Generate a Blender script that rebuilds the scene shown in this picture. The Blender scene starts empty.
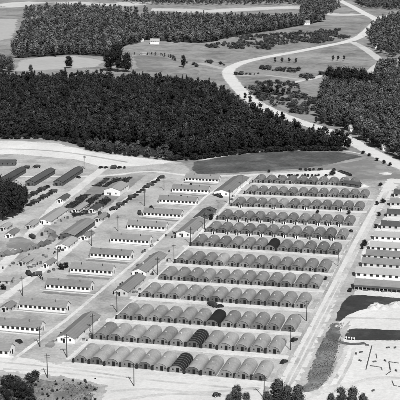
import bpy, bmesh, math, random
import numpy as np
from mathutils import Vector, Matrix
from mathutils.geometry import delaunay_2d_cdt

random.seed(7)
rng = np.random.default_rng(7)
scn = bpy.context.scene
COL = scn.collection

# ------------------------------------------------------------------ survey frame
# world +Y runs along the camp streets, +X along the rows of huts, metres, ground z=0
H, FPX, HOR, VPX = 187.0, 1225.0, -70.0, 521.0
TH = math.atan((200 - HOR) / FPX)
AZ = math.atan((VPX - 200) * math.cos(TH) / FPX)
FW = (-math.sin(AZ), math.cos(AZ)); RT = (math.cos(AZ), math.sin(AZ))

def ray(u, v):
    x = (u - 200) / FPX; y = (200 - v) / FPX
    t = H / (math.sin(TH) - y * math.cos(TH))
    a = t * (math.cos(TH) + y * math.sin(TH)); b = t * x
    return FW[0]*a + RT[0]*b, FW[1]*a + RT[1]*b, t

def gp(u, v, z=0.0):
    x, y, t = ray(u, v)
    return Vector((x, y, z))

def mpp(u, v):                       # metres per survey unit at that ground point
    return ray(u, v)[2] / FPX

# ------------------------------------------------------------------ materials
def mat(name, c, var=.25, s1=.05, s2=.6, rough=.92, bump=0.0, tone=False, orand=0.0, blotch=None,
        stripes=None, spec=.2, feather=False):
    m = bpy.data.materials.new(name); m.use_nodes = True
    nt = m.node_tree; N = nt.nodes; L = nt.links
    b = N['Principled BSDF']; b.inputs['Roughness'].default_value = rough
    b.inputs['Specular IOR Level'].default_value = spec
    tc = N.new('ShaderNodeTexCoord')
    oi = N.new('ShaderNodeObjectInfo')
    def noise(sc, det=6, rgh=.6):
        n = N.new('ShaderNodeTexNoise'); n.noise_dimensions = '4D'
        n.inputs['Scale'].default_value = sc; n.inputs['Detail'].default_value = det
        n.inputs['Roughness'].default_value = rgh
        L.new(tc.outputs['Object'], n.inputs['Vector'])
        mm = N.new('ShaderNodeMath'); mm.operation = 'MULTIPLY'; mm.inputs[1].default_value = 40
        L.new(oi.outputs['Random'], mm.inputs[0]); L.new(mm.outputs[0], n.inputs['W'])
        return n.outputs['Fac']
    def math_(op, a, bb):
        k = N.new('ShaderNodeMath'); k.operation = op
        for i, q in enumerate((a, bb)):
            if isinstance(q, (int, float)): k.inputs[i].default_value = q
            else: L.new(q, k.inputs[i])
        return k.outputs[0]
    n1 = noise(s1); n2 = noise(s2, 6, .76)
    f = math_('ADD', math_('MULTIPLY', math_('SUBTRACT', n1, .5), 2.6*var),
              math_('MULTIPLY', math_('SUBTRACT', n2, .5), 2.5*var))
    f = math_('ADD', f, 1.0)
    if blotch:                          # (scale, threshold, factor) darker / lighter worn patches
        nb = noise(blotch[0], 8, .68)
        mr = N.new('ShaderNodeMapRange'); mr.inputs['From Min'].default_value = blotch[1]-.06
        mr.inputs['From Max'].default_value = blotch[1]+.06
        mr.inputs['To Min'].default_value = 1.0; mr.inputs['To Max'].default_value = blotch[2]
        L.new(nb, mr.inputs['Value']); f = math_('MULTIPLY', f, mr.outputs[0])
    if stripes:                         # (axis, period m, depth)
        w = N.new('ShaderNodeTexWave'); w.bands_direction = stripes[0]
        w.inputs['Scale'].default_value = 0.31416/stripes[1]*1.0
        w.inputs['Distortion'].default_value = stripes[3] if len(stripes) > 3 else 0
        w.inputs['Detail'].default_value = 2
        L.new(tc.outputs['Object'], w.inputs['Vector'])
        f = math_('MULTIPLY', f, math_('ADD', math_('MULTIPLY', w.outputs['Fac'], -stripes[2]), 1+stripes[2]*.5))
    if orand:
        f = math_('MULTIPLY', f, math_('ADD', math_('MULTIPLY', oi.outputs['Random'], 2*orand), 1-orand))
    if tone:
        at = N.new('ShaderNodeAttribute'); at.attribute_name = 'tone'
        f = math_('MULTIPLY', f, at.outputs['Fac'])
    f = math_('MAXIMUM', f, .05)
    mx = N.new('ShaderNodeMix'); mx.data_type = 'RGBA'; mx.blend_type = 'MULTIPLY'
    mx.inputs[0].default_value = 1
    cc = (c*.985, c, c*1.01) if c < .15 else (c, c, c)
    mx.inputs[6].default_value = (*cc, 1)
    cb = N.new('ShaderNodeCombineColor')
    for i in range(3): L.new(f, cb.inputs[i])
    L.new(cb.outputs[0], mx.inputs[7]); L.new(mx.outputs[2], b.inputs['Base Color'])
    if feather:                        # ragged, blended border of a ground sheet
        ea = N.new('ShaderNodeAttribute'); ea.attribute_name = 'edge'
        nf = noise(.55, 7, .72)
        al = math_('ADD', math_('MULTIPLY', ea.outputs['Fac'], 1.7), math_('MULTIPLY', math_('SUBTRACT', nf, .5), 2.4))
        mr = N.new('ShaderNodeMapRange'); mr.inputs['From Min'].default_value = .76; mr.inputs['From Max'].default_value = .88
        L.new(al, mr.inputs['Value']); L.new(mr.outputs[0], b.inputs['Alpha'])
    if bump:
        bp = N.new('ShaderNodeBump'); bp.inputs['Strength'].default_value = bump
        bp.inputs['Distance'].default_value = .3
        L.new(n2, bp.inputs['Height']); L.new(bp.outputs[0], b.inputs['Normal'])
    return m

M = dict(
    terrain=mat('meadow', .31, .6, .008, .15, blotch=(.03, .55, .68), bump=.8),
    camp=mat('dusty_earth', feather=True, c=.47, var=.5, s1=.03, s2=.55, blotch=(.045, .56, .72), bump=.6),
    road=mat('packed_gravel', feather=True, c=.70, var=.26, s1=.05, s2=.6, blotch=(.05, .6, .86), bump=.4),
    path=mat('worn_path', feather=True, c=.68, var=.3, s1=.08, s2=.7, blotch=(.12, .57, .82)),
    sand=mat('bare_sand', feather=True, c=.74, var=.3, s1=.03, s2=.5, blotch=(.06, .58, .84), bump=.5),
    darkgrass=mat('dark_grass', feather=True, c=.098, var=.8, s1=.03, s2=.4, blotch=(.04, .55, 1.5), bump=1.0),
    smoothgrass=mat('mown_dark_grass', feather=True, c=.05, var=.5, s1=.06, s2=.8, blotch=(.08, .55, 1.5), bump=.6),
    verge=mat('weedy_verge', feather=True, c=.13, var=.5, s1=.05, s2=.5, blotch=(.12, .52, 1.7), bump=.8),
    scrubg=mat('scrub_ground', feather=True, c=.17, var=.45, s1=.05, s2=.5, blotch=(.09, .5, 1.8), bump=.8),
    lightfield=mat('dry_field', feather=True, c=.47, var=.22, s1=.01, s2=.12, blotch=(.01, .55, .85)),
    midfield=mat('rough_field', feather=True, c=.29, var=.5, s1=.012, s2=.15, blotch=(.02, .52, .7)),
    strip=mat('pale_bare_strip', feather=True, c=.60, var=.25, s1=.01, s2=.08),
    plot=mat('planted_plot', feather=True, c=.055, var=.4, s1=.06, s2=.7),
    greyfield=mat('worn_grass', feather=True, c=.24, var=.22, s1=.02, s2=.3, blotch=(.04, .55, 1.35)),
    hut=mat('galvanised_steel', .25, .34, .16, 1.3, rough=.8, orand=.16, stripes=('Y', 1.2, .12), spec=.2, blotch=(.22, .58, .82)),
    hutp=mat('pale_galvanised_steel', .34, .32, .16, 1.3, rough=.8, orand=.14, stripes=('Y', 1.2, .10), spec=.2, blotch=(.22, .58, .85)),
    hutk=mat('dark_galvanised_steel', .19, .36, .16, 1.3, rough=.8, orand=.2, stripes=('Y', 1.2, .12), spec=.2, blotch=(.22, .58, .8)),
    hutend=mat('painted_end_wall', .16, .3, .4, 1.5, orand=.4),
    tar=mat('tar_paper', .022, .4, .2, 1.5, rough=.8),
    batten=mat('pale_battens', .12, .2, .3, 2),
    vent=mat('white_vent', .5, .1),
    door=mat('dark_door', .012, .3, .5, 2),
    glass=mat('dark_window', .016, .3, .5, 2, rough=.3, spec=.5),
    white=mat('white_boards', .74, .2, .15, 1.2, orand=.06, blotch=(.3, .64, .85)),
    cream=mat('weathered_boards', .48, .18, .15, 1.2, orand=.1),
    roof=mat('shingle_roof', .215, .2, .12, 1.0, orand=.13, stripes=('Z', .5, .10)),
    roofl=mat('pale_roof', .34, .16, .12, 1.0, orand=.1),
    roofd=mat('dark_roof', .085, .25, .12, 1.0, orand=.15),
    wood=mat('dark_timber', .10, .3, .5, 2),
    pole=mat('creosoted_pole', .05, .3, .5, 2),
    canvas=mat('grey_canvas', .15, .2, .2, 1, orand=.3),
    canvasd=mat('dark_canvas', .06, .2, .3, 1, orand=.3),
    car=mat('dark_car_paint', .018, .2, .4, 2, rough=.35, orand=.4, spec=.5),
    olive=mat('drab_vehicle_paint', .04, .2, .4, 2, rough=.6, orand=.3),
    rubber=mat('rubber', .012, .2, .5, 2),
    chrome=mat('pale_metal', .5, .1, .5, 2, rough=.35),
    bark=mat('bark', .03, .35, .8, 3),
    leafd=mat('pine_foliage', .030, .4, .05, .5, tone=True, orand=.12),
    leafm=mat('broadleaf_foliage', .085, .35, .05, .5, tone=True, orand=.15),
    leaff=mat('hazed_distant_foliage', .10, .35, .03, .3, tone=True, orand=.15),  # distance haze painted in as a paler leaf colour
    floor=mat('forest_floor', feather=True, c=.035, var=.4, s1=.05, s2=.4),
    hutg=mat('hut_yard_earth', feather=True, c=.53, var=.42, s1=.06, s2=.7, blotch=(.09, .57, .74), bump=.5),
    lane=mat('wheel_worn_lane', feather=True, c=.60, var=.5, s1=.06, s2=.8, blotch=(.1, .55, .84)),
    leafv=mat('camp_shrub_foliage', .07, .35, .2, 1, tone=True, orand=.2),
    leafg=mat('pale_foliage', .16, .35, .05, .5, tone=True, orand=.15),
    concrete=mat('concrete', .42, .15, .2, 1.2),
    rubble=mat('sand_heap', .62, .2, .2, 1.2, bump=.8),
)

# ------------------------------------------------------------------ object helpers
def tag(o, label=None, cat=None, group=None, kind=None):
    if label: o['label'] = label
    if cat: o['category'] = cat
    if group: o['group'] = group
    if kind: o['kind'] = kind
    return o

def empty(name, loc, rz=0.0):
    o = bpy.data.objects.new(name, None); o.empty_display_size = 1
    o.location = loc; o.rotation_euler = (0, 0, rz); COL.objects.link(o); return o

def link_mesh(name, me, m, parent=None):
    o = bpy.data.objects.new(name, me)
    for q in (m if isinstance(m, (list, tuple)) else [m]): me.materials.append(q)
    COL.objects.link(o)
    if parent is not None: o.parent = parent
    return o

def copy_tree(o, parent=None):
    c = o.copy(); COL.objects.link(c)
    if parent is not None: c.parent = parent
    for ch in list(o.children): copy_tree(ch, c)
    return c

class MB:
    def __init__(s): s.v = []; s.f = []; s.sm = []
    def add(s, vs, fs, smooth=False):
        b = len(s.v); s.v += [tuple(p) for p in vs]
        s.f += [tuple(b+i for i in q) for q in fs]; s.sm += [smooth]*len(fs); return s
    def box(s, x0, x1, y0, y1, z0, z1):
        vs = [(x0,y0,z0),(x1,y0,z0),(x1,y1,z0),(x0,y1,z0),(x0,y0,z1),(x1,y0,z1),(x1,y1,z1),(x0,y1,z1)]
        return s.add(vs, [(0,3,2,1),(4,5,6,7),(0,1,5,4),(1,2,6,5),(2,3,7,6),(3,0,4,7)])
    def tube(s, p, q, r0, r1=None, n=8, smooth=True, caps=True):
        p = Vector(p); q = Vector(q); r1 = r0 if r1 is None else r1
        d = (q-p).normalized(); a = d.orthogonal().normalized(); b = d.cross(a)
        vs = []
        for c, r in ((p, r0), (q, r1)):
            for i in range(n):
                t = 2*math.pi*i/n; vs.append(c + a*(r*math.cos(t)) + b*(r*math.sin(t)))
        fs = [(i, (i+1) % n, n+(i+1) % n, n+i) for i in range(n)]
        s.add(vs, fs, smooth)
        if caps: s.add(vs[:n], [tuple(range(n))[::-1]]); s.add(vs[n:], [tuple(range(n))])
        return s
    def prism(s, prof, x0, x1, axis='x', smooth=False):
        n = len(prof)
        def P(a, t): return (t, a[0], a[1]) if axis == 'x' else (a[0], t, a[1])
        vs = [P(a, x0) for a in prof] + [P(a, x1) for a in prof]
        s.add(vs, [(i, (i+1) % n, n+(i+1) % n, n+i) for i in range(n)], smooth)
        s.add(vs[:n], [tuple(range(n))[::-1]]); s.add(vs[n:], [tuple(range(n))]); return s
    def build(s, name, m, parent=None):
        me = bpy.data.meshes.new(name); me.from_pydata(s.v, [], s.f)
        me.polygons.foreach_set('use_smooth', s.sm); me.update()
        bm = bmesh.new(); bm.from_mesh(me); bmesh.ops.recalc_face_normals(bm, faces=bm.faces); bm.to_mesh(me); bm.free()
        return link_mesh(name, me, m, parent)

ORD = ['first','second','third','fourth','fifth','sixth','seventh','eighth','ninth','tenth','eleventh','twelfth',
       'thirteenth','fourteenth','fifteenth','sixteenth','seventeenth','eighteenth','nineteenth','twentieth']

# ------------------------------------------------------------------ setting: sheets
def pip(px, py, poly):
    ins = np.zeros(len(px), bool); n = len(poly)
    for i in range(n):
        x0, y0 = poly[i]; x1, y1 = poly[(i+1) % n]
        if y0 == y1: continue
        c = ((y0 > py) != (y1 > py)) & (px < (x1-x0)*(py-y0)/(y1-y0)+x0)
        ins ^= c
    return ins

def densify(pts, step, jit):
    out = []
    n = len(pts)
    for i in range(n):
        a = pts[i]; b = pts[(i+1) % n]; d = (b-a); k = max(1, min(60, int(d.length/step)))
        nrm = Vector((-d.y, d.x, 0)); nrm.normalize()
        for j in range(k):
            p = a + d*(j/k)
            if jit: p = p + nrm*random.uniform(-jit, jit)
            out.append(p)
    return out

def sheet_w(name, pts, z, m, step=6, jit=0.0, kind='structure', fe=2.0):
    z *= .22; pts = densify(pts, step, jit); n = len(pts)
    P = np.array([[p.x, p.y] for p in pts]); c0 = P.mean(0); P = P-c0
    lo = P.min(0); hi = P.max(0)
    A = P; B = np.roll(P, -1, 0); D = B-A; L2 = (D**2).sum(1)+1e-9
    # scattered inner points: a band near the border and a coarse fill
    mid = (A+B)/2; nn = np.stack([-D[:, 1], D[:, 0]], 1)/np.sqrt(L2)[:, None]
    cand = [mid+nn*fe*k for k in (1.0, -1.0, .5, -.5, 1.6, -1.6)]
    g = max((hi-lo).max()/28, fe*2)
    gx, gy = np.meshgrid(np.arange(lo[0], hi[0], g), np.arange(lo[1], hi[1], g)); cand.append(np.stack([gx.ravel()+.13*g, gy.ravel()+.21*g], 1))
    C = np.concatenate(cand); C = C[pip(C[:, 0], C[:, 1], P.tolist())]
    dist = np.full(len(C), 1e9)
    for a, d, l in zip(A, D, L2):
        t = np.clip(((C-a)@d)/l, 0, 1); dist = np.minimum(dist, np.hypot(*(C-a-t[:, None]*d).T))
    keep = dist > fe*.3; C = C[keep]; dist = dist[keep]
    vin = [Vector(p) for p in P.tolist()]+[Vector(p) for p in C.tolist()]
    ov, oe, of, vo, eo, fo = delaunay_2d_cdt(vin, [(k, (k+1) % n) for k in range(n)], [], 1, 1e-3)
    ev = []
    for q in vo:
        k = [x for x in q if x >= n]; b_ = [x for x in q if x < n]
        ev.append(0.0 if b_ or not k else min(1.0, float(dist[k[0]-n])/fe))
    me = bpy.data.meshes.new(name); me.from_pydata([(p.x+c0[0], p.y+c0[1], z) for p in ov], [], of); me.update()
    bm = bmesh.new(); bm.from_mesh(me); bm.normal_update()
    bmesh.ops.reverse_faces(bm, faces=[f for f in bm.faces if f.normal.z < 0]); bm.to_mesh(me); bm.free()
    at = me.attributes.new('edge', 'FLOAT', 'POINT'); at.data.foreach_set('value', ev)
    o = link_mesh(name, me, m); o['kind'] = kind
    return o

def sheet(name, px, z, m, step=6, jit=0.0, fe=None):
    k = sum(mpp(*p) for p in px)/len(px)
    return sheet_w(name, [gp(*p) for p in px], z, m, step, jit, fe=fe if fe else max(2.0, min(12, 9*k*k)))

def smooth_line(P, n=8):
    out = []
    for i in range(len(P)-1):
        p0 = P[max(i-1, 0)]; p1 = P[i]; p2 = P[i+1]; p3 = P[min(i+2, len(P)-1)]
        for j in range(n):
            t = j/n
            out.append(.5*((2*p1)+(p2-p0)*t+(2*p0-5*p1+4*p2-p3)*t*t+(3*p1-p0-3*p2+p3)*t**3))
    out.append(P[-1]); return out

def ribbon(name, px, width, z, m, jit=0.0, smooth=True, world=False, kind='structure'):
    z *= .22; P = list(px) if world else [gp(*p) for p in px]
    if smooth and len(P) > 2: P = smooth_line(P)
    W = width if isinstance(width, (list, tuple)) else [width]*2
    vs = []; fs = []; ed = []
    if len(P) == 2 or not smooth:
        Q_ = []
        for i in range(len(P)-1):
            k = max(1, min(60, int((P[i+1]-P[i]).length/3)))
            Q_ += [P[i].lerp(P[i+1], t/k) for t in range(k)]
        P = Q_+[P[-1]]
    for i, p in enumerate(P):
        d = (P[min(i+1, len(P)-1)] - P[max(i-1, 0)]); d.normalize(); nn = Vector((-d.y, d.x, 0))
        t = i/(len(P)-1); w = W[0]+(W[-1]-W[0])*t; ja = random.uniform(-jit, jit)*.5; jb = random.uniform(-jit, jit)*.5
        for k, e in ((.82, 0), (.22, 1), (-.22, 1), (-.82, 0)):
            q = p+nn*(k*w+(ja if k > 0 else jb)); vs.append((q.x, q.y, z-(.004 if e == 0 else 0))); ed.append(e if 0 < i < len(P)-1 else 0.0)
        if i:
            c = 4*i
            for k in range(3): fs.append((c-4+k, c-3+k, c+1+k, c+k))
    me = bpy.data.meshes.new(name); me.from_pydata(vs, [], fs); me.update()
    at = me.attributes.new('edge', 'FLOAT', 'POINT'); at.data.foreach_set('value', ed)
    bm = bmesh.new(); bm.from_mesh(me); bmesh.ops.recalc_face_normals(bm, faces=bm.faces); bm.to_mesh(me); bm.free()
    o = link_mesh(name, me, m); o['kind'] = kind
    return o

R_ = 12000
o = MB().add([(-R_, -R_, 0), (R_, -R_, 0), (R_, R_, 0), (-R_, R_, 0)], [(0, 1, 2, 3)]).build('ground', M['terrain']); o['kind'] = 'structure'
sheet('camp_ground', [(-60,138),(0,139),(60,141),(95,150),(130,155),(170,160),(190,163),(195,176),(266,172),(300,170),
      (345,177),(365,180),(430,181),(430,440),(-60,440)], .05, M['camp'], 8, 2.0)
sheet('sandy_clearing', [(-60,139),(0,140),(55,142),(92,151),(130,156),(165,160),(182,163),(150,166),(120,168),(92,166),(75,160),(40,157),(10,155),(-60,158)], .09, M['sand'], 8, 2.5)
sheet('field', [(190,162),(230,155),(262,151.5),(300,150.5),(340,151.5),(362,155),(368,157),(345,162),(318,167),(300,169.5),(266,171.5),(230,173.5),(195,175),(188,170)], .10, M['darkgrass'], 8, 1.5)
sheet('meadow', [(316,167.4),(345,162),(368,157),(385,165.5),(400,173),(430,182),(430,184),(395,180),(365,180),(345,177),(330,170)], .09, M['greyfield'], 8, 1.5)
sheet('parking_lot', [(268,173.2),(300,171.2),(336,168.6),(352,176),(346,179.5),(300,179),(270,178.5)], .105, M['sand'], 5, .8)
ribbon('path', [(200,160.5),(228,155.2),(262,151.6),(300,150),(340,150.7),(362,154)], 2.5, .14, M['path'], .5)
ribbon('road', [(-40,177),(20,176.5),(100,176),(150,171.5),(200,176.3),(262,174.5)], 5, .13, M['path'], .8)
# right-hand bare ground
sheet('bare_ground', [(302,398),(334,376),(338,356),(341,345),(346,322),(352,290),(360,252),(372,232),(390,205),(404,186),(440,186),(440,440),(330,440)], .08, M['sand'], 6, 1.0)
sheet('dark_lawn', [(333,321),(335,314),(340,303),(348,295),(360,294.4),(378,295.6),(400,297.6),(440,301),(440,306),(400,302),(393,302.4),(389,307),(384,305),(376,303.6),(370,307),(370,310),(360,315),(346,321),(340,322)], .14, M['smoothgrass'], 3, .4)
sheet('dark_lawn', [(342,338),(346,330),(352,327.6),(400,329.6),(440,331),(440,343),(400,341),(346,341)], .14, M['smoothgrass'], 3, .4)
sheet('verge', [(300,392),(304,382),(318,345),(329,323),(345,322),(342.5,333),(341,340),(337,356),(333,375),(322,388),(312,394)], .12, M['verge'], 3, .8)
ribbon('path', [(300,398),(322,391),(345,385),(372,382)], 5, .15, M['path'], .4)
ribbon('path', [(338,328),(352,316),(372,309),(400,304)], 4, .17, M['sand'], .4)
ribbon('path', [(337,341),(350,344),(366,343)], 3, .17, M['verge'], .4)
# roads
sheet('road', [(264,392),(271,382),(306,320),(346,244),(380,185),(386,178),(430,179),(430,184),(401,184),(388,204),(362,244),(333,318),(303,382),(298,396)], .16, M['road'], 8, .5)
sheet('road', [(-60,351),(10,355),(70,364.5),(268,385),(266,392),(300,430),(300,440),(92,440),(103,386),(60,377.5),(0,372),(-60,368)], .13, M['road'], 6, .6)
sheet('foreground_earth', [(-60,366),(0,374),(30,376),(60,379),(85,381),(102,386.5),(92,400),(88,430),(-60,430)], .15, M['scrubg'], 2.5, 1.6, fe=4)
HW = [(432,181),(400,165.5),(385,158.5),(368,150),(356,143.5),(345,137.5),(330,131.5),(318,127.5),(300,122),(280,114.5),(266,108),(252,100.5),(240,90),(232,80.5),(228.5,74),(231.5,67.5),(247,61.3),(272,56),(300,51),(325,46),(345,42),(360,36.5),(370,28),(376,20),(364,13),(352,6.5),(342,1.5),(332,-4),(318,-12)]
ribbon('highway', HW, [14, 18], .14, M['road'], .6)
ribbon('road', [(376,19),(388,15.5),(410,13),(440,11)], 22, .13, M['strip'], 1)
ribbon('road', [(352,42),(362,47),(374,55),(384,61),(410,58.5),(440,57)], 13, .13, M['strip'], 1)
ribbon('road', [(384,61),(376,66),(368,74)], 10, .12, M['strip'], 1)
ribbon('path', [(285,84),(300,81),(318,77),(345,67)], 9, .12, M['strip'], 1.5)
ribbon('path', [(236,76),(262,75),(285,77.5),(305,80)], 8, .12, M['lightfield'], 1.5)
ribbon('path', [(200,63),(212,66),(226,69.5)], 12, .12, M['lightfield'], 1.5)
sheet('field', [(15,60),(40,57),(62,56),(75,55.5),(100,58.5),(110,62),(100,67),(75,69),(35,71),(10,71.5)], .11, M['lightfield'], 15, 4)
sheet('field', [(-50,19),(21,18.5),(15,38),(0,41),(-50,43)], .11, M['lightfield'], 15, 4)
sheet('field', [(130,56),(160,55),(178,60),(190,66),(205,72),(198,76),(180,74),(133,71)], .10, M['midfield'], 15, 4)
sheet('field', [(240,84),(262,86),(300,89),(318,97),(318,112),(306,118),(280,111),(258,99)], .09, M['midfield'], 12, 3)
sheet('field', [(214,45),(262,32),(300,25),(366,21),(362,33),(345,40),(300,48),(260,55),(240,50)], .09, M['midfield'], 15, 4)
for px in ([(150,9.6),(180,9.8),(205,11.4),(250,9),(290,7.5),(305,8.5)], [(-30,5),(5,6.5),(20,3.5),(42,2)], [(60,2.0),(118,5),(136,2.2)],
           [(322,13),(340,15),(362,14)]):
    ribbon('pale_field_strip', px, 90 if px[0][0] != 322 else 50, .12, M['strip'], 5)

sheet('hut_yard', [(66,366),(120,316),(190,247),(246,186),(256,178.5),(352,180),(374,192),(352,240),(322,292),(296,340),(276,386),(180,377)], .115, M['hutg'], 6, .6)
for px, w, mm in (([(-40,150),(20,149),(70,153),(130,163)], 3.5, 'camp'), ([(-20,163),(30,158),(60,160),(95,172)], 3, 'camp'), ([(45,158),(62,166),(80,168)], 2.5, 'camp'),
                  ([(110,392),(150,389),(200,392),(262,388)], 2.2, 'lane'), ([(118,400),(170,394),(230,396)], 2.2, 'lane'), ([(0,369),(60,373),(140,382)], 1.6, 'lane'), ([(-20,360),(70,369.5),(150,380),(262,390)], 1.6, 'lane'),
                  ([(283,388),(318,322),(356,248),(386,190)], 1.5, 'lane'), ([(289,388),(323,322),(360,246),(389,190)], 1.5, 'lane'), ([(322,394),(340,362),(348,346)], 2.0, 'lane'), ([(330,398),(348,366),(354,347)], 1.5, 'lane'),
                  ([(350,385),(380,378),(420,380)], 2.5, 'lane'), ([(345,318),(370,318),(410,320)], 2.0, 'lane')):
    px = [(a+random.uniform(-.8, .8), b+random.uniform(-.5, .5)) for a, b in px]
    ribbon('track', px, w, .205+.003*(w % 1), M[mm], .4)
# camp streets: one along the front of each row
ROWS = [((73,362),(267.5,381.5)), ((92,339),(281.5,354.5)), ((116.5,318.8),(296,332)), ((139.5,296.5),(307.5,308.5)),
        ((157.5,279.5),(320,289)), ((174.5,263),(328.5,272.8)), ((190.5,245.5),(339,255)), ((205,232),(346.5,240)),
        ((217,219.7),(353,226)), ((231,206.3),(363,211)), ((244,194.2),(368,198.6)), ((252.5,182.7),(358,186.2))]
for k, (a, b) in enumerate(ROWS):
    A = gp(*a); B = gp(*b); w = 5.5 if k not in (7, 8) else 2.5
    off = Vector((0, -w*.5-.5, 0))
    ribbon('street', [A+off+Vector((-6, 0, 0)), B+off+Vector((6, 0, 0))], w, .14+.001*k, M['path'], .25, world=True)
ribbon('footpath', [(6,365),(66,320),(140,258),(205,197),(236,176)], 2.0, .19, M['path'], .15, smooth=False)
ribbon('footpath', [(66,361),(113,320),(152,283),(190,245),(246,183),(252,177)], 2.0, .193, M['path'], .15, smooth=False)
ribbon('footpath', [(276,383),(311,320),(350.5,244),(382,187)], 1.4, .2, M['camp'], .1, smooth=False)
ribbon('street', [(-40,302),(6,262),(53,209),(80,187),(106,166)], 7, .12, M['path'], .4)
ribbon('street', [(-60,352),(-20,315),(58,258),(113,210),(165,174)], 5.5, .125, M['path'], .4)
# ------------------------------------------------------------------ foliage
def tpl(n_lobes, n_leaf, leaf, h, rad, shape, seed, low=.36, qs=(.38, .62), core=.45, top=(.45, .95)):
    """crown of leaf clumps: returns verts, quads, tone, trunk height"""
    r = np.random.default_rng(seed)
    V = []; F = []; T = []
    lobes = []
    for i in range(n_lobes):
        t = (i+.5)/n_lobes
        if shape == 'cone':
            z = h*(.16+.76*t); rr = rad*(1.05-.85*t); a = r.uniform(0, 6.28); d = rr*.45*r.random()
            lobes.append((d*math.cos(a), d*math.sin(a), z, rr*.8, h*.13))
        else:
            z = h*(low+(.82-low)*r.random()); k = 1-abs(z/h-.5)*1.1; a = i*2.4+r.uniform(-.4, .4); d = rad*.55*k*math.sqrt(r.random()*.8+.2)
            q = rad*r.uniform(*qs); lobes.append((d*math.cos(a), d*math.sin(a), z, q, q*r.uniform(.8, 1.15)))
    if shape != 'cone': lobes.append((0, 0, h*.8, rad*.42, h*.18)); lobes.append((0, 0, h*(low+.82)*.42, rad*.6, h*.24))
    per = n_leaf//len(lobes)
    cx = np.array([0, 0, h*.5])
    for (lx, ly, lz, q, qz) in lobes:
        # inner mass toned dark like crown shade (a squashed rough box-sphere)
        b = len(V)
        for (sx, sy, sz) in ((-1,-1,-1),(1,-1,-1),(1,1,-1),(-1,1,-1),(-1,-1,1),(1,-1,1),(1,1,1),(-1,1,1)):
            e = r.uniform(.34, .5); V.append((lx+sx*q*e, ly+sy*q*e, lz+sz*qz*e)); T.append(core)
        F += [(b, b+3, b+2, b+1), (b+4, b+5, b+6, b+7), (b, b+1, b+5, b+4), (b+1, b+2, b+6, b+5), (b+2, b+3, b+7, b+6), (b+3, b, b+4, b+7)]
        for j in range(per):
            d = r.normal(size=3); d[2] = d[2]*.8+.25; d /= np.linalg.norm(d)
            rr = r.uniform(.66, 1.2)
            p = np.array([lx, ly, lz]) + d*np.array([q, q, qz])*rr
            o = (p-cx)/np.array([rad, rad, h*.5]); nn = d*.7+o*.35+r.normal(size=3)*.42+np.array([0, 0, .2]); nn /= np.linalg.norm(nn)
            a = np.cross(nn, r.normal(size=3)); a /= np.linalg.norm(a); c = np.cross(nn, a)
            s = leaf*r.uniform(.6, 1.3); s2 = s*r.uniform(.5, 1.0)
            b = len(V)
            tn = r.uniform(.65, 1.35)*(top[0]+top[1]*max(0, min(1, p[2]/h)))  # crown shading put into the tone: lower leaves darker, tops lighter
            for (e, g) in ((-1,-.6),(.3,-1),(1,.5),(-.4,1)):
                V.append(tuple(p+a*s*e+c*s2*g)); T.append(tn)
            F.append((b, b+1, b+2, b+3))
    return np.array(V), np.array(F), np.array(T)

def mesh_np(name, V, F, T, mats, mi=None):
    me = bpy.data.meshes.new(name)
    me.vertices.add(len(V)); me.vertices.foreach_set('co', np.asarray(V, dtype=np.float32).ravel())
    n = len(F); me.loops.add(4*n); me.loops.foreach_set('vertex_index', np.asarray(F, dtype=np.int32).ravel())
    me.polygons.add(n); me.polygons.foreach_set('loop_start', np.arange(0, 4*n, 4, dtype=np.int32))
    try: me.polygons.foreach_set('loop_total', np.full(n, 4, dtype=np.int32))
    except Exception: pass
    if mi is not None: me.polygons.foreach_set('material_index', np.asarray(mi, dtype=np.int32))
    a = me.attributes.new('tone', 'FLOAT', 'POINT'); a.data.foreach_set('value', np.asarray(T, dtype=np.float32))
    me.update(calc_edges=True); me.validate()
    return me

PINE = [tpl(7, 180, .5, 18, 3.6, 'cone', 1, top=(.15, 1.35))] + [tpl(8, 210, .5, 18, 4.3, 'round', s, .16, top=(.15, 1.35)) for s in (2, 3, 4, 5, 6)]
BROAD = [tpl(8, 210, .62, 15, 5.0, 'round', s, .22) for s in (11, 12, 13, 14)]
FARB = [tpl(6, 96, .9, 16, 4.8, 'round', s, .2, core=.7, top=(.6, .7)) for s in (21, 22, 23)] + [tpl(5, 72, .9, 18, 3.8, 'cone', 24, core=.7, top=(.6, .7))]  # core and lower tones lifted, softening crowns like distance haze
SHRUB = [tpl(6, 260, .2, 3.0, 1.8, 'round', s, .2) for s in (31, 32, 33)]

def trunk_np(h, r):
    V = []; F = []
    for k, (z, q) in enumerate(((0, r*1.3), (h*.35, r), (h*.8, r*.35))):
        for i in range(5): V.append((q*math.cos(i*1.2566), q*math.sin(i*1.2566), z))
    for k in range(2):
        for i in range(5): F.append((5*k+i, 5*k+(i+1) % 5, 5*k+5+(i+1) % 5, 5*k+5+i))
    return np.array(V), np.array(F)

TRUNK = trunk_np(16, .24)

def jgrid(poly, sp, jit=.45):
    P = np.array([[p.x, p.y] for p in poly]); lo = P.min(0); hi = P.max(0)
    nx = int((hi[0]-lo[0])/sp)+1; ny = int((hi[1]-lo[1])/sp)+1
    X, Y = np.meshgrid(np.arange(nx), np.arange(ny)); X = X+.5*(Y % 2)
    x = lo[0]+X.ravel()*sp+rng.uniform(-jit, jit, nx*ny)*sp; y = lo[1]+Y.ravel()*sp+rng.uniform(-jit, jit, nx*ny)*sp
    k = pip(x, y, P.tolist()); return x[k], y[k]

def lownoise(x, y, s, seed):
    r = np.random.default_rng(seed); out = np.zeros(len(x))
    for i in range(8):
        a = r.uniform(0, 6.28); f = r.uniform(.6, 2.2)/s
        out += np.sin((x*math.cos(a)+y*math.sin(a))*f*6.28+r.uniform(0, 6.28))
    return out/4

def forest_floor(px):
    sheet('forest_floor', px, .112, M['floor'], 10, 3)

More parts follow.
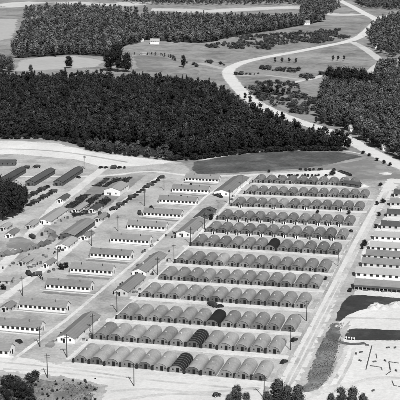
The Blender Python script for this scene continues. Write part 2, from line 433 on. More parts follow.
def wood(name, polys, sp, tpls, m, hs, label, trunks=False, keep=None, tone=(.7, 1.3), thin=None, wide=1.0, lns=60):
    xs = []; ys = []
    for poly in polys:
        x, y = jgrid([gp(*p) for p in poly], sp); xs.append(x); ys.append(y)
    x = np.concatenate(xs); y = np.concatenate(ys)
    ln = lownoise(x, y, lns, len(name))
    if thin is not None:
        k = (ln+rng.normal(size=len(x))*.3) > thin; x = x[k]; y = y[k]; ln = ln[k]
    VV = []; FF = []; TT = []; MI = []; b = 0
    for i in range(len(x)):
        v, f, t = tpls[int(rng.integers(len(tpls)))]
        s = rng.uniform(*hs)*(1+.12*ln[i]); w = s*wide*rng.uniform(.85, 1.2); a = rng.uniform(0, 6.28); ca, sa = math.cos(a)*w, math.sin(a)*w
        q = np.stack([v[:, 0]*ca-v[:, 1]*sa+x[i], v[:, 0]*sa+v[:, 1]*ca+y[i], v[:, 2]*s], 1)
        VV.append(q); FF.append(f+b); TT.append(t*rng.uniform(*tone)); MI.append(np.zeros(len(f), int)); b += len(q)
        if trunks:
            v, f = TRUNK
            VV.append(v*np.array([1, 1, s])+np.array([x[i], y[i], 0])); FF.append(f+b); TT.append(np.ones(len(v))); MI.append(np.ones(len(f), int)); b += len(v)
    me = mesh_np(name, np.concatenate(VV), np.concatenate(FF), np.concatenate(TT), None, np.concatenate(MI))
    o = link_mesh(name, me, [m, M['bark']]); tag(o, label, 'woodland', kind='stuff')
    print(name, len(x), 'trees', len(me.polygons))
    return o

MAIN = [(-60,86),(0,85),(60,84),(100,84.5),(140,85),(185,88),(208,92),(222,98),(234,106),(246,114),(262,122.5),(284,131),(300,137),(318,141.5),(338,146.5),(350,150.5),
        (340,150),(300,148.8),(262,150),(230,153),(195,157),(178,157),(165,152),(140,147),(95,143),(70,139.5),(40,136.5),(0,136.5),(-60,136)]
wood('pine_wood', [MAIN], 6.2, PINE, M['leafd'], (.5, 1.15), 'dense dark pine wood stretching across behind the camp', tone=(.45, 1.75))
wood('broadleaf_wood', [[(326,86),(345,81),(378,83),(392,76),(440,76),(440,178),(400,159.5),(385,153),(368,144.5),(352,132.5),(335,127),(320,122.5),(318,112),(322,98)]], 7.6, BROAD, M['leafm'], (.75, 1.15),
     'mid grey broadleaf wood on the far right side of the highway', tone=(.65, 1.4))
F1 = [(24,26),(60,21),(110,19),(200,20),(262,21),(300,20),(328,21),(275,31),(245,35),(214,42),(200,43.5),(170,42),(150,40),(128,46),(112,57.5),(90,56),(70,55),(45,57),(14,59),(12,50),(18,40)]
wood('far_wood', [F1], 11, FARB, M['leaff'], (.8, 1.25), 'broad belt of mixed woodland behind the pale field', thin=-1.05, tone=(.45, 1.75))
wood('distant_wood', [[(-60,-9),(440,-9),(440,-1),(345,-1),(338,3),(310,5.5),(250,5.2),(200,5.8),(140,4.5),(100,-1.5),(40,-2),(-60,-1)],
                      [(24,12),(60,9.5),(115,11),(150,14),(100,17),(40,21),(24,22)]], 19, FARB, M['leaff'], (.9, 1.3), 'farthest belts of woodland along the top of the view', tone=(.7, 1.4))
wood('roadside_wood', [[(366,35),(378,24),(388,19),(440,17),(440,54),(410,56),(388,58),(372,50)], [(362,8),(400,11),(440,10),(440,-2),(350,-1)],
                       [(300,18),(322,19),(340,9),(330,2),(300,6)], [(384,66),(440,61),(440,74),(400,74),(380,81),(372,76)]],
     13, FARB, M['leaff'], (.8, 1.2), 'woods on both sides of the far road junction', tone=(.7, 1.45), thin=-.9)
wood('rough_scrub', [[(205,46),(240,41),(275,46),(270,50),(210,48)], [(240,88),(262,88),(300,93),(316,100),(316,116),(290,113),(262,102)], [(250,81),(300,84),(300,90),(258,86)],
                     [(235,37),(275,34),(340,30),(335,40),(270,46)], [(300,42),(340,36),(350,38),(310,45)], [(255,65.5),(275,67.5),(300,71),(296,73),(262,70)], [(300,77.5),(330,72.5),(342,69.5),(338,73),(305,81)], [(205,60),(226,64),(224,66),(205,62.5)], [(233,74),(262,73),(262,74.5),(236,75.5)], [(186,62),(200,66),(198,68),(186,64)]], 5.0, SHRUB, M['leafm'], (.5, 1.7), 'low scrub and saplings dotted over the rough fields by the highway', tone=(.5, 1.4), thin=.2, wide=1.5, lns=38)

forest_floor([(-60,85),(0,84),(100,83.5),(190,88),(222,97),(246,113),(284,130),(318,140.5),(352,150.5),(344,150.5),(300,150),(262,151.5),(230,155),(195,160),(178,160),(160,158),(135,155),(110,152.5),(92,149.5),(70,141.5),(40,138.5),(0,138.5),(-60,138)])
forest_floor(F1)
# individual trees ---------------------------------------------------
TREE_ME = {}
def tree(u, v, hpx, label, tpls, key, m, group=None, name='tree', wide=1.0, world=None):
    p = world if world is not None else gp(u, v)
    hm = hpx if world is not None else hpx*mpp(u, v)
    i = random.randrange(len(tpls))
    if (key, i) not in TREE_ME:
        V, F, T = tpls[i]; me = mesh_np('crown', V, F, T, None); me.materials.append(m)
        tv, tf = TRUNK; h0 = V[:, 2].max()
        tm = mesh_np('trunk', tv*np.array([h0/16, h0/16, h0/16]), tf, np.ones(len(tv)), None); tm.materials.append(M['bark'])
        TREE_ME[(key, i)] = (me, tm, h0)
    me, tm, h0 = TREE_ME[(key, i)]
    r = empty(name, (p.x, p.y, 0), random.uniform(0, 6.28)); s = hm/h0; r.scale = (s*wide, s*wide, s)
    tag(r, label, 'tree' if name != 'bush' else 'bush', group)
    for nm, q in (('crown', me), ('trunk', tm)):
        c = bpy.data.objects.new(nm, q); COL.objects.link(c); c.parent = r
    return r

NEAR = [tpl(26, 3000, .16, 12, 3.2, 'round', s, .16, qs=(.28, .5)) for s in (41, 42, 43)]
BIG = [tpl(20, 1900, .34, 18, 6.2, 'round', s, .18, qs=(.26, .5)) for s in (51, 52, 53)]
# fringe of the pine wood facing the camp
fr = [(-30,137.5),(0,138),(40,138),(70,141),(92,148.5)]
def along(P, n, jx=1.5):
    P = [gp(*p) for p in P]; L = [0]
    for i in range(1, len(P)): L.append(L[-1]+(P[i]-P[i-1]).length)
    out = []
    for k in range(n):
        t = (k+.5)/n*L[-1]; i = max(j for j in range(len(L)-1) if L[j] <= t); q = (t-L[i])/(L[i+1]-L[i])
        p = P[i].lerp(P[i+1], q); out.append(p+Vector((random.uniform(-jx, jx), random.uniform(-jx, jx), 0)))
    return out
for p in along(fr, 26, 3):
    tree(0, 0, random.uniform(11, 17), 'dark pine at the camp-side edge of the wood, left of the pale shrubs', PINE, 'pine', M['leafd'], 'pines on the left edge of the pine wood', 'pine_tree', world=p)
for p in along([(180,158.5),(230,154),(262,151),(300,149.3),(345,150.3)], 40, 3):
    tree(0, 0, random.uniform(10, 17), 'dark pine at the edge of the wood above the dark field', PINE, 'pine', M['leafd'], 'pines along the dark field', 'pine_tree', world=p)
for p in along([(90,150.5),(110,152.5),(135,156),(160,159),(176,160)], 24, 4)+along([(95,148),(130,151),(172,156)], 16, 4):
    tree(0, 0, random.uniform(6, 11), 'lower grey broadleaf tree in front of the dark pine wood', BROAD, 'broad', M['leafm'], 'pale broadleaf trees in front of the pine wood', 'broadleaf_tree', world=p)
for p in along([(220,96),(234,105),(246,113.5),(262,122),(284,130.5)], 26, 3):
    tree(0, 0, random.uniform(7, 12), 'dark tree at the highway bend beside the pine wood', PINE, 'pine', M['leafd'], 'dark trees along the highway bend', 'pine_tree', world=p)
for p in along([(288,133),(302,138),(320,142.5),(337,147),(351,151)], 26, 2):
    tree(0, 0, random.uniform(7, 12.5), 'dark pointed tree between the highway and the dark field', PINE, 'pine', M['leafd'], 'pointed trees below the highway', 'pine_tree', world=p)
for p in along([(0,138.7),(40,139),(70,142),(92,150),(112,153.5),(135,157)], 44, 2)+along([(170,160.5),(195,160),(230,155.3),(262,152.2),(300,150.6),(345,151.4)], 50, 1.5):
    tree(0, 0, random.uniform(2.5, 5.5), 'low dark shrub along the near edge of the pine wood', SHRUB, 'shrub', M['leafd'], 'shrubs along the near edge of the pine wood', 'bush', wide=1.5, world=p)
tree(69, 68.5, 14, 'dark rounded tree alone in the pale field', BIG, 'bigd', M['leafd'], wide=1.15)
tree(183.5, 67.5, 13.5, 'dark egg-shaped tree alone in the grey meadow', BIG, 'bigd', M['leafd'], wide=.85)
for (u, v, h, w, t) in ((118,72,31,.95,'tallest dark tree of the clump between the two pale fields'), (108,71,22,1,'dark tree left of the tallest in the clump between fields'),
                        (127,72,22,1,'dark tree right of the tallest in the clump between fields'), (114,66,20,1,'tree half hidden behind the tall clump between fields')):
    tree(u, v, h, t, BIG, 'bigd', M['leafd'], 'clump of tall trees between the fields', wide=w)
for (u, v, h, t) in ((2,72,20,'large grey tree at the left end of the pale field'), (10,72.5,19,'grey tree second from the left end of the pale field'), (-8,72,18,'grey tree cut by the left border by the pale field'), (31,73,9,'small tree below the pale field near its left end')):
    tree(u, v, h, t, BIG, 'bigm', M['leafm'], 'trees at the left end of the pale field')
tree(56, 57, 19, 'pale narrow poplar in front of the far wood', FARB[:3], 'pale', M['leafg'], wide=.45, name='poplar_tree')
for (u, v, h) in ((126,45,9),(131,42,10),(145,40,9),(160,40.5,10),(170,42,11),(178,43,12),(184,42,14),(192,43,11)):
    tree(u, v, h, 'pale broadleaf tree in front of the far wood near the farmhouse', FARB[:3], 'pale', M['leafg'], 'pale trees around the farmhouse')
for p in along([(133,55),(150,55),(163,56),(172,58.5),(177,61.5)], 16, 2):
    tree(0, 0, random.uniform(4, 7), 'low bush in the hedge across the grey meadow', BROAD, 'broad', M['leafd'], 'hedge across the meadow', 'bush', world=p)
for (u, v, h, t) in ((264,95,11,'dark tree left in the clump inside the highway curve'), (271,94,12,'dark tree second in the clump inside the highway curve'), (277,95,11,'dark tree third in the clump inside the highway curve'), (283,96,9,'dark tree right in the clump inside the highway curve')):
    tree(u, v, h, t, BROAD, 'broadd', M['leafd'], 'dark clump inside the highway curve')
for (u, v) in ((275,62.5),(282,62.5),(289,62.5),(296,63),(333,60.5),(338,60.5),(344,60.5)):
    tree(u, v, 5.5, 'small dark tree in the short row inside the highway curve', BROAD, 'broadd', M['leafd'], 'short rows of small trees in the meadow')
for i, (u, v, h) in enumerate(((330,86,21),(338,88,24),(346,90,25),(354,90,24),(362,90,25),(370,92,22),(377,94,17))):
    tree(u, v, h, 'dark full tree, %s from the left on the near side of the right wood' % ORD[i], BIG, 'bigd', M['leafd'], 'dark trees at the head of the right wood')
for i, (u, v, h) in enumerate(((245,100,8),(250,104,9),(316,123,7),(322,124,8))):
    tree(u, v, h, ['dark bush at the highway bend','dark bush just past the highway bend','dark bush beside the far highway shoulder','dark bush touching the far highway shoulder'][i], BROAD, 'broadd', M['leafd'], name='bush')
# big dark trees at the left border
for i, (u, v, h) in enumerate(((3,221,42),(13,218,40),(-8,216,42),(20,213,33),(9,208,34),(25,205,22),(-3,203,34))):
    tree(u, v, h, 'large dark tree in the left clump, %s nearest the camp' % ORD[i], BIG, 'bigd', M['leafd'], 'clump of large dark trees at the left border', wide=.8)
# foreground trees
for (u, v, h, t) in ((236,408,27,'bushy grey tree with a pointed top below the front hut row'), (229,410,18,'small bushy tree left of the pointed tree at the bottom'), (246,410,20,'small bushy tree right of the pointed tree at the bottom'),
                     (277,407,32,'tallest tree at the bottom beside the east road'), (287,408,26,'full tree right of the tallest one at the bottom'), (298,409,28,'leaning full tree nearest the road at the bottom'), (267,411,22,'low tree beside the pole at the bottom'),
                     (331,410,20,'low tree at the left of the lower right clump'), (341,409,25,'full tree of the lower right clump'), (352,410,26,'tallest tree of the lower right clump'), (363,411,20,'low tree at the right of the lower right clump')):
    tree(u, v, h, t, NEAR, 'near', M['leafm'], wide=1.15)
# camp bushes
for (u, v, h, t) in ((380.5,186,4,'round dark bush alone on the east road near its far end'), (377,205,4.5,'round dark bush on the east road by the grey barracks'), (383,203,5,'dark bush left of the far grey barracks'),
                     (379,216,5,'dark bush at the corner of the dark-roofed barracks'), (364.5,246,7,'dark bush at the left end of the white barracks'), (362,249,4,'low dark bush beside the white barracks corner'), (376,228,5,'dark bush by the front of the dark-roofed barracks'),
                     (332.5,175.5,6,'dark bush at the end of the parking rows'), (269,172.5,3.5,'dark bush at the corner of the dark field'),
                     (317.5,213.5,4,'dark bush in front of the tenth hut row'), (348.5,214.5,5,'dark bush at the right end of the tenth row front'), (325.5,280,4.5,'dark bush at the right end of the fifth hut row'),
                     (61,270,8,'dark bush at the left end of the barracks, seventh from back'), (66,268,7,'dark bush touching the left end of a barracks'), (3,290,7,'dark bush at the left border by the street'),
                     (204,221,8,'dark tree beside the small dark house'), (208,216,8,'dark tree behind the small dark house'), (211,220,7,'dark tree right of the small dark house'), (181,198.5,4,'dark bush by the wide house'), (151,209,4,'dark bush behind a barracks end')):
    tree(u, v, h, t, SHRUB, 'shrub', M['leafd'], name='bush', wide=1.2)
for i, (u, v) in enumerate(((363,154),(369,156.5),(377,161),(384,163.5),(390,166))):
    tree(u, v, 4, 'round dark bush, %s from the left along the highway shoulder' % ORD[i], SHRUB, 'shrub', M['leafd'], 'bushes along the highway shoulder', 'bush', wide=1.3)
for i in range(84):
    u = random.triangular(-12, 44, 16) if i < 44 else random.uniform(30, 96); v = random.uniform(379, 407)
    tree(u, v, random.uniform(3, 11) if i < 44 else random.uniform(1.2, 3.5), 'dark shrub on the rough ground at the lower left', SHRUB, 'shrubm', M['leafd'] if i % 2 else M['leafm'], 'shrubs on the rough ground at the lower left', 'bush', wide=1.3)
for i, (u, v, h) in enumerate(((18,396,17),(24,401,20),(13,391,11),(31,403,16),(3,386,8),(8,402,13))):
    tree(u, v, h, 'large dark bush among shrubs on the rough ground at lower left', NEAR[:3], 'nearbush', M['leafd'], 'large bushes at the lower left', 'bush', wide=1.3)
# verge weeds
def tufts(name, poly, sp, m, label, size=(.3, .9)):
    x, y = jgrid([gp(*p) for p in poly], sp)
    k = lownoise(x, y, 25, len(name))+rng.normal(size=len(x))*.4 > -.1; x = x[k]; y = y[k]
    V = []; F = []; T = []
    for i in range(len(x)):
        for j in range(4):
            a = rng.uniform(0, 3.14); s = rng.uniform(*size); h = s*rng.uniform(.5, 1.1); ox, oy = rng.uniform(-s, s, 2)*.6
            c, q = math.cos(a)*s, math.sin(a)*s; b = len(V); lx, ly = rng.uniform(-.3, .3, 2)*h
            X = x[i]+ox; Y = y[i]+oy
            V += [(X-c, Y-q, .1), (X+c, Y+q, .1), (X+c*.5+lx, Y+q*.5+ly, .1+h), (X-c*.6+lx, Y-q*.6+ly, .1+h)]
            t = rng.uniform(.5, 1.6); T += [t]*4; F.append((b, b+1, b+2, b+3))
    o = link_mesh(name, mesh_np(name, V, F, T, None), m); tag(o, label, 'grass', kind='stuff')
tufts('weeds', [(303,390),(318,347),(330,324),(344,323),(340,345),(333,374),(320,388)], .85, M['leafg'], 'weeds and rough grass on the verge beside the east road', (.12, .35))
tufts('rough_grass', [(-40,376),(30,378),(84,383),(98,388),(90,408),(-40,408)], .9, M['leafg'], 'rough grass at the lower left corner', (.12, .38))
# ------------------------------------------------------------------ quonset huts
HW_, HL = 3.05, 16.6
def arc(r, n=14, z0=0.0, squash=1.0):
    return [(r*math.cos(math.pi*i/n), z0+squash*r*math.sin(math.pi*i/n)) for i in range(n+1)]
def hutarc(off=0.0, n=14):
    w = 2.92+off; up = .75; rise = 2.75+off
    return [(w, 0.0)]+[(w*math.cos(math.pi*i/n), up+rise*math.sin(math.pi*i/n)) for i in range(n+1)]+[(-w, 0.0)]
def hut_parts(dark=False, slats=True, steel='hut'):
    r = empty('quonset_hut', (0, 0, 0))
    # shell: curved steel skin, open ends, thin
    A = hutarc(); B = hutarc(-.08); m = MB(); n = len(A)
    vs = [(a[0], -.35, a[1]) for a in A]+[(a[0], HL, a[1]) for a in A]+[(a[0], -.35, a[1]) for a in B]+[(a[0], HL, a[1]) for a in B]
    m.add(vs, [(i, i+1, n+i+1, n+i) for i in range(n-1)], True)
    m.add(vs, [(2*n+i+1, 2*n+i, 3*n+i, 3*n+i+1) for i in range(n-1)], True)
    m.add(vs, [(i, i+1, 2*n+i+1, 2*n+i) for i in range(n-1)]+[(n+i+1, n+i, 3*n+i, 3*n+i+1) for i in range(n-1)])
    m.build('shell', M['tar'] if dark else M[steel], r)
    if dark and slats:
        for k in range(7):
            y = .6+k*(HL-1.2)/6; rb = MB()
            A = hutarc(.10); B = hutarc(.01)
            vs = [(a[0], y-.16, a[1]) for a in A]+[(a[0], y+.16, a[1]) for a in A]+[(a[0], y-.16, a[1]) for a in B]+[(a[0], y+.16, a[1]) for a in B]
            n = len(A)
            rb.add(vs, [(i, i+1, n+i+1, n+i) for i in range(n-1)]+[(i, i+1, 2*n+i+1, 2*n+i) for i in range(n-1)]+[(n+i, n+i+1, 3*n+i+1, 3*n+i) for i in range(n-1)])
            rb.build('batten', M['batten'], r)
    for y, s in ((0.0, -1), (HL-.25, 1)):
        A = hutarc(-.10)
        MB().prism(A, y, y+.12, 'y').build('end_wall', M['hutend'], r)
    f = -.03
    MB().box(.0, 1.15, f, .0, .05, 2.15).build('door', M['door'], r)
    for sx in (-1.35, 2.0):
        w = MB().box(sx-.32, sx+.32, f, .0, .95, 1.65).build('window', M['glass'], r)
        MB().box(sx-.4, sx+.4, -.06, 0, .86, .94).build('sill', M['hutend'], w)
    MB().box(-.2, 1.35, -1.0, -.36, 0, .18).build('step', M['concrete'], r)
    if not dark:
        MB().tube((0, 7.6, 3.4), (0, 7.6, 3.85), .24, .24, 8).tube((0, 7.6, 3.85), (0, 7.6, 4.05), .4, .12, 8).build('vent', M['vent'], r)
    return r
PROTO = [hut_parts(), hut_parts(True), hut_parts(True, False), hut_parts(steel='hutp'), hut_parts(steel='hutk')]; used = [False]*5
NH = 12
DARK = {(0, 6), (1, 6), (2, 6), (6, 6)}
HUTS = []
for k, (a, b) in enumerate(ROWS):
    A = gp(*a); B = gp(*b); d = B-A; n = NH if k != 11 else 10
    for i in range(n):
        dk = (k, i) in DARK
        q = (3 if k < 2 else (0 if k < 6 else 4)) if not dk else (1 if k < 2 else 2)  # steel tone steps from pale in front rows to dark at the back
        if not dk and random.random() < .12: q = random.choice((0, 3, 4))
        if used[q]: h = copy_tree(PROTO[q])
        else: h = PROTO[q]; used[q] = True
        c = A + d*((i+.5)/n)
        h.location = (c.x+random.uniform(-.12, .12), c.y+random.uniform(-.2, .2), .16); h.rotation_euler = (0, 0, random.uniform(-.012, .012))
        sx = (d.length/n)/6.7
        h.scale = (sx, random.uniform(.97, 1.03), random.uniform(.97, 1.04))
        tag(h, ('black tar-papered' if dk else 'grey steel')+' quonset hut, %s from the left in the %s row from the front' % (ORD[i], ORD[k]), 'quonset hut', 'quonset huts in rows across the camp')
        HUTS.append((k, i, h))

# ------------------------------------------------------------------ gabled buildings (ridge along local X, front wall faces -Y)
def building(name, L, W, wh, rise, wallm, roofm, nwin, loc, rz, label, cat, group=None, end_win=1, door=None, ov=.45, wsize=(1.15, 1.25), porch=False, chimney=0, top=.22, vents=0, pipes=0):
    r = empty(name, loc, rz); hl = L/2; hw = W/2
    prof = [(-hw, 0), (hw, 0), (hw, wh), (0, wh+rise), (-hw, wh)]
    MB().prism(prof, -hl, hl, 'x').build('wall', wallm, r)
    rf = MB(); t = .16; e = ov; sl = rise/hw
    for s in (-1, 1):
        y0, z0 = s*(hw+e), wh-e*sl+.05; y1, z1 = 0.0, wh+rise+.05
        pr = [(y0, z0), (y1, z1), (y1, z1+t), (y0, z0+t)]
        rf.prism(pr, -hl-e, hl+e, 'x')
    rfo = rf.build('roof', roofm, r)
    for k in range(chimney):
        x = -hl*.5+k*hl; MB().box(x-.35, x+.35, .3, 1.0, wh+rise*.5, wh+rise+1.0).build('chimney', M['cream'], rfo)
    for k in range(vents):
        x = -hl+L*(k+.5)/vents; MB().box(x-.3, x+.3, -.3, .3, wh+rise+.1, wh+rise+.7).build('vent', M['vent'], rfo)
    for k in range(pipes):
        x = -hl+L*(k+.5)/pipes; MB().tube((x, -1.0, wh+rise*.5), (x, -1.0, wh+rise+.7), .17, .17, 8).build('stovepipe', M['pole'], rfo)
    ww, wz = wsize
    for s in (-1, 1):
        for k in range(nwin):
            x = -hl+L*(k+.5)/nwin; y = s*hw
            w = MB().box(x-ww/2, x+ww/2, min(y, y+s*.06), max(y, y+s*.06), wh-top-wz, wh-top).build('window', M['glass'], r)
    for s in (-1, 1):
        x = s*hl
        for k in range(end_win):
            y = -hw+W*(k+.5)/end_win if end_win > 1 else -W*.22
            MB().box(min(x, x+s*.06), max(x, x+s*.06), y-.45, y+.45, 1.0, 2.1).build('window', M['glass'], r)
        MB().box(min(x, x+s*.07), max(x, x+s*.07), W*.12-.5, W*.12+.5, .05, 2.1).build('door', M['door'], r)
    if porch:
        MB().prism([(-hw-2.2, wh-.75), (-hw-.45, wh-.25), (-hw-.45, wh-.13), (-hw-2.2, wh-.63)], -hl, hl, 'x').build('porch_roof', M['roofd'], r)
        n = max(3, int(L/2.2))
        for k in range(n+1):
            x = -hl+.1+(L-.2)*k/n; MB().box(x-.11, x+.11, -hw-2.15, -hw-1.93, 0, wh-.66).build('post', M['cream'], r)
    tag(r, label, cat, group)
    return r

# white barracks in the west block: eave line ends (left, right) as surveyed
BK = [((185,180.8),(218.5,183.2)), ((172.5,191.3),(207.5,194.5)), ((159.5,202.3),(195,206)), ((143.5,215.8),(180.5,219)), ((127.5,228.2),(165,231.8)), ((110.5,242),(149,245.6)),
      ((89.5,257.2),(130.5,260.6)), ((69.5,272.5),(112,276)), ((45.5,288.8),(90,292.6)), ((18.5,309),(66,313.2)), ((-9,329),(40,334)), ((-42,352),(9.5,357))]
first = None
for k, (a, b) in enumerate(BK):
    A = gp(*a); B = gp(*b); c = (A+B)/2
    lab = 'white barracks with dark windows, %s from the back of the west block' % ORD[k]
    if first is None:
        first = building('barracks', 23, 7, 2.7, 2.4, M['white'], M['roof'], 10, (0, 0, 0), 0, lab, 'barracks', 'white barracks in the west block', wsize=(1.3, 1.5), top=.1, ov=.3, pipes=2)
        o = first
    else:
        o = copy_tree(first); o['label'] = lab
    o.location = (c.x, c.y+3.5, .05); o.scale = ((B-A).length/23*.97, 1, 1); o.rotation_euler.z = random.uniform(-.01, .01)
# strips before the barracks: narrow ones paint wall-foot shadow, wide ones are grass
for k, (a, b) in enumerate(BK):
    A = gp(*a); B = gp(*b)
    sheet_w('grass_shade_strip', [A+Vector((-1, -1.6, 0)), B+Vector((1, -1.6, 0)), B+Vector((.5, -.2, 0)), A+Vector((-.5, -.2, 0))], .1, M['greyfield'], 1.2, .2, fe=.5)
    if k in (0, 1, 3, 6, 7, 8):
        sheet_w('grass_shade_strip', [A+Vector((0, -8.5, 0)), B+Vector((1, -8.5, 0)), B+Vector((1, -3.5, 0)), A+Vector((0, -3.5, 0))], .1, M['greyfield'], 2, .6, fe=1.2)
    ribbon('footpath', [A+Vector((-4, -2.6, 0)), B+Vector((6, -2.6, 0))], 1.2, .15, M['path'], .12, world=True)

Q = math.pi/2
def street_house(u0, v0, u1, v1, w, wallm, roofm, label, cat='building', wh=2.6, rise=1.8, nwin=4, name='house', **k):
    """ridge runs along the street: front gable centre at (u0,v0), back gable centre at (u1,v1)"""
    A = gp(u0, v0); B = gp(u1, v1); d = B-A; c = (A+B)/2
    return building(name, d.length, w, wh, rise, wallm, roofm, nwin, (c.x, c.y, .08), math.atan2(d.y, d.x), label, cat, end_win=2, **k)
street_house(66,343,92,320,8.5,M['white'],M['roof'],'grey-roofed house with white gable front, nearest the front road', wh=2.6)
street_house(121,296,139,281,7.5,M['cream'],M['roof'],'grey-roofed house with porch left of the third hut row')
street_house(139,276,160,258.5,8,M['white'],M['roof'],'grey-roofed house left of the fourth and fifth hut rows', chimney=1)
street_house(184,237,199,224,10,M['white'],M['roof'],'wide grey-roofed house left of the eighth hut row', cat='mess hall')
street_house(200,222,210,213,9,M['cream'],M['roofd'],'small dark-roofed house left of the ninth hut row under trees')
street_house(222,196,241,181,12,M['white'],M['roof'],'large grey-roofed hall left of the twelfth hut row', cat='hall', wh=3)
street_house(44,224.5,62,212,9,M['white'],M['roofl'],'low pale-roofed building with white gable beside the far left street', wh=2.2, rise=1.3)
street_house(67,240,88,225,9.5,M['wood'],M['roof'],'grey-roofed building with dark open front and dark side', wh=3.2, rise=1.4)
street_house(62,250,72,242.5,8,M['white'],M['roofl'],'small white building with pale roof left of the barracks', wh=2.6, rise=1.4)
street_house(112,195.5,121,189,12,M['white'],M['roofl'],'white house with pale roof among the dark garden plots', wh=4, rise=2)
street_house(75,213,85,206,5,M['white'],M['roofl'],'narrow white shed at the near corner of the garden plots', wh=2, rise=1)
building('shed', 8, 6, 2.2, 1.2, M['cream'], M['roofl'], 2, tuple(gp(5.5,283,.08)), 0, 'small pale-roofed shed at the left border', 'shed')
building('shed', 16, 9, 2.8, 1.6, M['wood'], M['roofd'], 4, tuple(gp(6,165,.1)), .25, 'dark-roofed shed on the sandy clearing at left', 'shed')
building('shed', 13, 5, 2.6, 1.3, M['wood'], M['roofd'], 3, tuple(gp(352,186.5,.1)), -.35, 'dark shed at the right end of the last hut row', 'shed')
for i, (a, b) in enumerate((((-3,187),(22,172.5)), ((30,186),(51,173.5)), ((58,186),(79,172)))):
    street_house(*a, *b, 7, M['wood'], M['roofd'], 'long dark-roofed motor shed, %s from the left beyond the big trees' % ORD[i], cat='shed', name='motor_shed', wh=3.2, rise=1.5, nwin=8)
for i, (u0, v0, u1, v1, w_, rm, t) in enumerate(((92,213,99,208,5,'roofd','by the vehicles at the garden corner'), (98,222,105,217,5,'roof','between the gardens and the fifth barracks'), (84,240,91,235.5,5,'roof','left of the sixth barracks from the back'), (29,229,36,224,5,'roofl','above the curve of tents'),
        (9,238,16,233,5,'roof','above the left end of the tents'), (22,266,30,261,5,'roofl','below the curve of tents'), (46,268,53,263.5,4,'roof','left of the dark bushes'), (5,312,12,307,5,'roof','left of the third barracks from the front'), (60,203,67,198,5,'roofd','beside the far left street'), (3,231,9,227,5,'roofl','below the big dark trees'))):
    street_house(u0, v0, u1, v1, w_, M['cream'] if i % 2 else M['white'], M[rm], 'small gabled shed '+t, cat='shed', name='shed', wh=2.2, rise=1.2, nwin=2)
# far houses
building('farmhouse', 15, 11, 5, 4, M['white'], M['roofl'], 4, tuple(gp(155,44)), .2, 'white farmhouse with pale roof before the far wood', 'house', chimney=1)
building('farm_shed', 8, 7, 4, 2.5, M['white'], M['roof'], 2, tuple(gp(141,42)), -.2, 'small white outbuilding left of the farmhouse', 'house')
building('farm_shed', 14, 8, 2, 2, M['cream'], M['roofl'], 2, tuple(gp(145,54.5)), .0, 'low pale-roofed outbuilding in the meadow below the farmhouse', 'house')
building('house', 15, 11, 4, 4, M['white'], M['roofl'], 3, tuple(gp(306,24.5)), .3, 'pale-roofed house at the edge of the rough field', 'house')
building('house', 7, 6, 4, 2.5, M['white'], M['roofl'], 2, tuple(gp(352.5,131.5)), .5, 'white house standing against the right wood beside the highway', 'house')
building('house', 12, 9, 4, 3, M['white'], M['roofl'], 3, tuple(gp(376,48)), .5, 'pale house among trees at the upper right', 'house')
building('house', 8, 6, 3, 2, M['white'], M['roofl'], 2, tuple(gp(386.5,150)), .3, 'small white house half hidden by the right wood', 'house')

# east barracks: (left u, base v, roof mat, wall mat, porch)
EB = [(394,197,24,M['roofd'],M['cream'],False,'dark-roofed east barracks at the far right border, beyond all the others'), (387,217,26,M['roofd'],M['cream'],False,'dark-roofed east barracks between the far grey one and the second dark one'), (390,206,26,M['roof'],M['cream'],False,'grey-roofed east barracks between the two dark-roofed ones at the far end'), (381,229,30,M['roofd'],M['cream'],False,'dark-roofed east barracks directly behind the pale-roofed ones'),
      (374,240,32,M['roofl'],M['white'],False,'pale-roofed east barracks, the one farthest back with a pale roof'), (370,250.5,34,M['roofl'],M['white'],False,'pale-roofed white east barracks with dark bush at its left end'),
      (366,259,36,M['roof'],M['cream'],False,'grey-roofed east barracks in the middle of the group'), (362,267,36,M['roof'],M['cream'],False,'grey-roofed east barracks, third from the front of the group'),
      (355.5,277,38,M['roofl'],M['white'],False,'white east barracks, second from the front of the group'), (354.5,289,40,M['roof'],M['wood'],True,'east barracks with dark front porch, nearest the dark lawn')]
for (u, v, L, rm, wm, po, lab) in EB:
    p = gp(u, v)
    building('barracks', L, 7.5, 2.6, 2.2, wm, rm, int(L/3.4), (p.x+L/2, p.y+3.75, .1), 0, lab, 'barracks', 'barracks on the east side', porch=po, wsize=(1.6, 1.5), end_win=2, vents=4)
# dark loading ramps before the porch barracks
for i, (a, b) in enumerate((((367,288.5),(364.5,291.5)), ((381,289),(386,293)))):
    A = gp(*a); B = gp(*b); d = (B-A)
    o = MB().prism([(-1.6, 0), (1.6, 0), (1.6, .5), (-1.6, .9)], 0, d.length*.8, 'x').build('loading_ramp', M['wood'])
    o.location = (A.x, A.y, .12); o.rotation_euler.z = math.atan2(d.y, d.x)
    tag(o, ['left','right'][i]+' dark timber ramp in front of the porch barracks', 'ramp')

